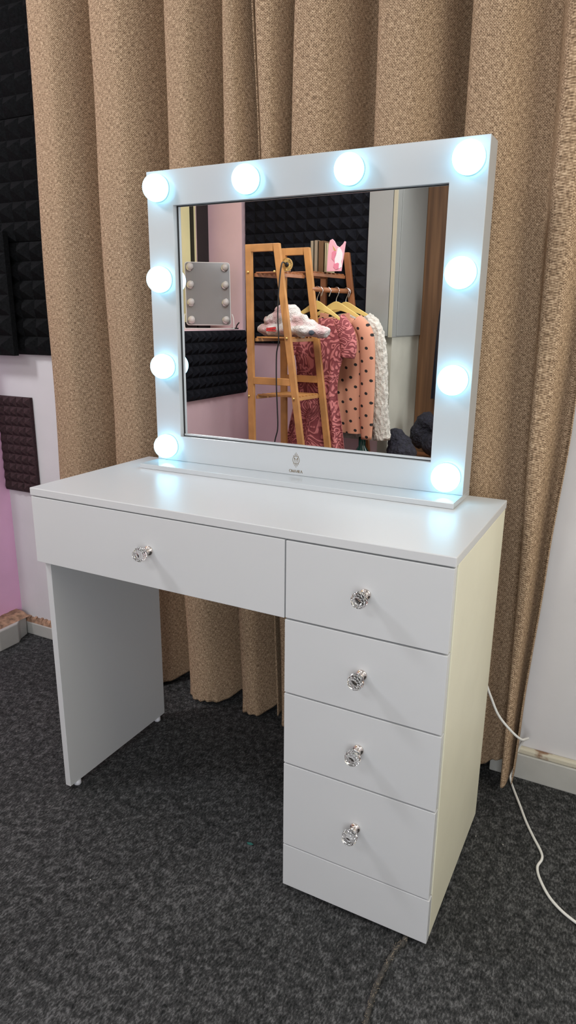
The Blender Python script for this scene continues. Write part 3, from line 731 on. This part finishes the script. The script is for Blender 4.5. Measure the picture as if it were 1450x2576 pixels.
plate(bm, [(x, z) for x, z in out], -1.715, -1.707); o = link('panel', bm, M['pinkboard'], bevel=.002); o.parent = t; o.matrix_parent_inverse = Matrix.Translation(-Vector(t.location))
def deco(name, pts, m, y=-1.7065):
    bm = bmesh.new(); plate(bm, pts, y, y+.0012); o = link(name, bm, m); o.parent = t; o.matrix_parent_inverse = Matrix.Translation(-Vector(t.location))
deco('unicorn_head', [(-0.383, 1.42), (-0.374, 1.44), (-0.366, 1.475), (-0.356, 1.478), (-0.346, 1.468), (-0.337, 1.45), (-0.338, 1.425), (-0.344, 1.41), (-0.340, 1.385), (-0.356, 1.375), (-0.370, 1.395), (-0.382, 1.40)], M['white'])
deco('horn', [(-0.395, 1.49), (-0.386, 1.462), (-0.374, 1.463)], M['gold'])
deco('mane', [(-0.398, 1.455), (-0.383, 1.465), (-0.374, 1.452), (-0.382, 1.43), (-0.380, 1.40), (-0.363, 1.405), (-0.356, 1.40), (-0.358, 1.375), (-0.376, 1.372), (-0.388, 1.385), (-0.382, 1.41), (-0.398, 1.425)], mat('rose_print', (.72, .22, .30), .5), -1.7052)
# --- glass trinkets on the top shelf of the near bay
bm = bmesh.new(); rnd = random.Random(9)
for k in range(12):
    r = bmesh.ops.create_icosphere(bm, subdivisions=1, radius=rnd.uniform(.005, .008)); c = Vector((-.60+rnd.uniform(0, .075), -1.50+rnd.uniform(-.05, .05), 1.3562))
    for v in r['verts']: v.co += c
o = link('glass_trinkets', bm, M['chrome']); tag(o, 'glittering pile of small trinkets on the near top shelf of the rack, in the mirror', 'trinkets'); o['kind'] = 'stuff'
# --- brass sunburst rosette hooked on the near frame, with a black cord
t = thing('rosette', 'pale gold slotted rosette hooked beside the front leg of the rack, in the mirror', 'rosette', (-.505, -1.40, 1.378))
RC = Vector((-.497, -1.40, 1.378)); c = Matrix.Translation(RC) @ Matrix.Rotation(R(-90), 4, 'X')
bm = bmesh.new(); lathe(bm, [(.031, 0), (.031, .004), (.0265, .004), (.0265, 0), (.031, 0)], c, 36)
for k in range(22):
    a = 2*math.pi*k/22; d = Vector((math.cos(a), 0, math.sin(a)))
    tube(bm, [RC+Vector((0, .002, 0))+d*.010, RC+Vector((0, .002, 0))+d*.0275], .0019, 6)
o = link('slotted_ring', bm, M['gold'], smooth=False); o.parent = t; o.matrix_parent_inverse = Matrix.Translation(-Vector(t.location))
bm = bmesh.new(); lathe(bm, [(0, 0), (.011, 0), (.011, .006), (.004, .008), (0, .008)], c, 20); o = link('hub', bm, M['black'], smooth=True); o.parent = t; o.matrix_parent_inverse = Matrix.Translation(-Vector(t.location))
bm = bmesh.new(); lathe(bm, [(0, -.03), (.010, -.03), (.011, -.022), (.006, -.015), (.005, 0)], Matrix.Translation((-.555, -1.400, 1.385)) @ Matrix.Rotation(R(-90), 4, 'X'), 20); o = link('knob', bm, M['gold'], smooth=True); o.parent = t; o.matrix_parent_inverse = Matrix.Translation(-Vector(t.location))
bm = bmesh.new(); tube(bm, spline([(-.497, -1.386, 1.378), (-.492, -1.345, 1.385), (-.496, -1.334, 1.36), (-.505, -1.333, 1.28), (-.513, -1.335, 1.15), (-.508, -1.336, 1.02), (-.520, -1.337, .95), (-.520, -1.337, .80), (-.514, -1.337, .68), (-.512, -1.337, .58), (-.53, -1.337, .50), (-.545, -1.337, .3), (-.55, -1.337, .01)], 6), .0035, 8)
o = link('black_cord', bm, M['black'], smooth=True); tag(o, 'thin black cord hanging from the gold rosette down the rack, in the mirror', 'cord')

# --- small unlit bulb mirror on the window sill
sm = thing('tabletop_mirror', 'small white mirror with eight unlit bulbs on the window sill, seen in the big mirror', 'mirror', (-1.19, -1.735, 1.062))
Wm, Hm = .262, .355; ang = R(180-38)
Mt = Matrix.Translation((-1.19, -1.735, 1.062)) @ Matrix.Rotation(ang, 4, 'Z')
tilt = Mt @ Matrix.Translation((0, .0, .022)) @ Matrix.Rotation(R(-7), 4, 'X')
def rr_outline(x0, x1, z0, z1, r):
    o = []
    for cx, cz, a0 in ((x1-r, z1-r, 0), (x0+r, z1-r, 90), (x0+r, z0+r, 180), (x1-r, z0+r, 270)):
        for k in range(6): a = R(a0+18*k); o.append((cx+r*math.cos(a), cz+r*math.sin(a)))
    return o
def smp(name, bm, m, T_, **k):
    bmesh.ops.transform(bm, matrix=Matrix.Translation(-Vector(sm.location)) @ T_, verts=bm.verts); return link(name, bm, m, sm, **k)
bm = bmesh.new(); plate(bm, rr_outline(-Wm/2, Wm/2, 0, Hm, .016), 0, .016); smp('frame', bm, M['cable'], tilt, bevel=.002)
bm = bmesh.new(); plate(bm, rr_outline(-Wm/2+.004, Wm/2-.004, .004, Hm-.004, .014), -.0015, -.0002); smp('glass', bm, mat('grey_mirror_glass', (.34, .35, .355), .12, metal=.35), tilt)
for sx in (-1, 1):
    for k in range(4):
        z = .030+.0983*k; x = sx*(Wm/2-.030); T_ = tilt @ Matrix.Translation((x, -.0015, z)) @ Matrix.Rotation(R(90), 4, 'X')
        bm = bmesh.new(); prof = [(0, .002)]+[(.020*math.cos(R(a)), .021+.020*math.sin(R(a))) for a in range(-72, 90, 12)]+[(0, .041)]; lathe(bm, prof, T_, 20)
        smp('light_bulb', bm, M['opal'], Matrix.Identity(4), smooth=True)
        bm = bmesh.new(); lathe(bm, [(0, 0), (.0205, 0), (.0215, .003), (.0180, .006), (0, .006)], T_, 20); smp('bulb_ring', bm, M['steel'], Matrix.Identity(4))
bm = bmesh.new(); tube(bm, spline([(-Wm/2-.006, .008, .085), (-Wm/2-.012, -.01, .06), (-Wm/2-.010, -.045, .006), (-Wm/2+.01, -.055, .004), (Wm/2-.01, -.055, .004), (Wm/2+.010, -.045, .006), (Wm/2+.012, -.01, .06), (Wm/2+.006, .008, .085)], 6), .0028, 8)
smp('wire_stand', bm, M['cable'], Mt, smooth=True)
bm = bmesh.new()
for s in (-1, 1):
    bm = bmesh.new(); tube(bm, spline([(s*(Wm/2+.010), -.045, .006), (s*(Wm/2+.010), .03, .004), (s*(Wm/2+.006), .06, .004)], 4), .0028, 8)
    smp('wire_foot', bm, M['cable'], Mt, smooth=True)
o = box('sill_board', M['lightened_pink'], (-1.335, -1.085, -1.962, -.36, 1.048, 1.061), bevel=.002); o['kind'] = 'structure'; o.name = 'trim_1'
# little tripod clip at the end of the sill
bm = bmesh.new(); tube(bm, [(-1.125, -1.925, 1.061), (-1.115, -1.925, 1.085), (-1.10, -1.925, 1.10)], .004, 8); tube(bm, [(-1.145, -1.905, 1.0655), (-1.105, -1.925, 1.0655)], .004, 8)
o = link('small_clip', bm, M['black'], smooth=True); tag(o, 'small black clip lying at the corner end of the window sill, in the mirror', 'clip')

# --- grey wall cupboard wrapping the corner, cream wall and brown door beyond
cup = thing('wall_cupboard', 'tall grey-white wall cupboard hung at the corner, seen in the mirror', 'cupboard', (-.22, -2.2, 1.03))
def cp(o): o.parent = cup; o.matrix_parent_inverse = Matrix.Translation(-Vector(cup.location)); return o
cp(box('body', M['grey_metal'], (-.31, -.168, -2.018, -1.982, 1.030, 2.45), bevel=.002))
cp(box('body', M['grey_metal'], (-.168, -.152, -2.50, -1.982, 1.030, 2.45), bevel=.002))
cp(box('door', M['grey_metal'], (-.306, -.172, -1.981, -1.972, 1.036, 2.44), bevel=.002))
cp(box('corner_strip', M['beige'], (-.168, -.147, -1.981, -1.970, 1.030, 2.44), bevel=.001))
cp(box('side_door', M['grey_metal'], (-.1515, -.147, -2.495, -2.06, 1.036, 2.44), bevel=.001))
d = struct('door_1', M['door'], (-.158, 1.0, -2.548, -2.51, 0, 2.3), bevel=.002)
bm = bmesh.new(); lathe(bm, [(0, 0), (.025, 0), (.025, .006), (.01, .01), (.01, .04), (.024, .05), (.024, .065), (0, .07)], Matrix.Translation((.88, -2.51, 1.0)) @ Matrix.Rotation(R(-90), 4, 'X'), 20)
link('door_handle', bm, M['steel'], d, smooth=True)
# dark coat hung on the door
bm = garment([(1.30, .100, .03, .02), (1.27, .10, .09, .035), (1.15, .11, .130, .05), (.90, .11, .135, .05), (.66, .115, .140, .045)], wave=.02, waves=7, seed=12, y=-2.43)
dc = link('dark_coat', bm, mat('navy_wool', (.018, .018, .030), .9), smooth=True); reloc(dc, (.11, -2.43, .66)); tag(dc, 'navy coat hanging on the brown door at the right edge of the mirror', 'coat')
bm = bmesh.new(); tube(bm, [(.10, -2.508, 1.315), (.10, -2.45, 1.31), (.10, -2.44, 1.29)], .005, 8); o = link('hook', bm, M['steel'], dc, smooth=True); o.matrix_parent_inverse = Matrix.Translation(-Vector(dc.location))
# furry jackets draped on a bench
def lump(name, label, blobs, disp=.03):
    bm = bmesh.new()
    for (x, y, z, a, b, c) in blobs:
        r = bmesh.ops.create_icosphere(bm, subdivisions=3, radius=1)
        for v in r['verts']: v.co = Vector((x+v.co.x*a, y+v.co.y*b, z+v.co.z*c))
    o = link(name, bm, M['fur'], smooth=True)
    md = o.modifiers.new('remesh', 'REMESH'); md.mode = 'VOXEL'; md.voxel_size = .012; md.use_smooth_shade = True
    md = o.modifiers.new('soft', 'SMOOTH'); md.iterations = 5
    md = o.modifiers.new('tuft', 'DISPLACE'); md.texture = tx2; md.strength = disp; md.texture_coords = 'GLOBAL'
    reloc(o, (blobs[0][0], blobs[0][1], 0)); return tag(o, label, 'fur jacket', 'dark furry jackets in the mirror corner')
bench = thing('bench', 'dark wooden bench under the furry jackets, behind the clothes rack', 'bench', (-.0, -2.05, 0))
for b in ((-.13, .40, -2.40, -1.80, .30, .33),):
    o = box('seat', M['wood_dark'], b, bevel=.003); o.parent = bench; o.matrix_parent_inverse = Matrix.Translation(-Vector(bench.location))
for x in (-.12, .36):
    for y in (-2.38, -1.83):
        o = box('leg', M['wood_dark'], (x, x+.03, y, y+.03, 0, .30), bevel=.002); o.parent = bench; o.matrix_parent_inverse = Matrix.Translation(-Vector(bench.location))
lump('fur_jacket', 'blue-black furry jacket heaped nearest the cream coat, in the lower corner of the mirror', [(-.05, -1.96, .40, .085, .10, .065), (-.07, -1.97, .46, .065, .07, .05), (-.09, -1.97, .50, .045, .05, .035)], .02)
lump('fur_jacket', 'blue-black furry jacket heaped against the brown door, in the lower corner of the mirror', [(.14, -2.20, .42, .15, .11, .085), (-.03, -2.24, .47, .06, .08, .09), (.0, -2.24, .55, .055, .07, .055), (.10, -2.24, .52, .09, .08, .05), (.22, -2.24, .50, .08, .08, .04)], .02)
# dark green bottle bag under the blouse
bm = bmesh.new(); lathe(bm, [(0, 0), (.055, 0), (.06, .01), (.06, .34), (.045, .40), (.02, .44), (.02, .49), (0, .49)], Matrix.Translation((-.24, -1.83, 0)), 24)
o = link('green_bottle', bm, M['green'], smooth=True); reloc(o, (-.24, -1.83, 0)); tag(o, 'dark green glass bottle on the floor below the dotted blouse, in the mirror', 'bottle')

bm = bmesh.new(); plate(bm, [(.496, .0), (.500, .004), (.508, .003), (.512, -.001), (.505, -.003)], 0, .0012)
bmesh.ops.transform(bm, matrix=Matrix.Translation((0, .072, .0016)) @ Matrix.Rotation(R(90), 4, 'X'), verts=bm.verts)
o = link('paper_scrap', bm, mat('teal_scrap', (.03, .16, .14), .6)); tag(o, 'tiny teal scrap lying on the carpet left of the drawer pedestal', 'scrap')
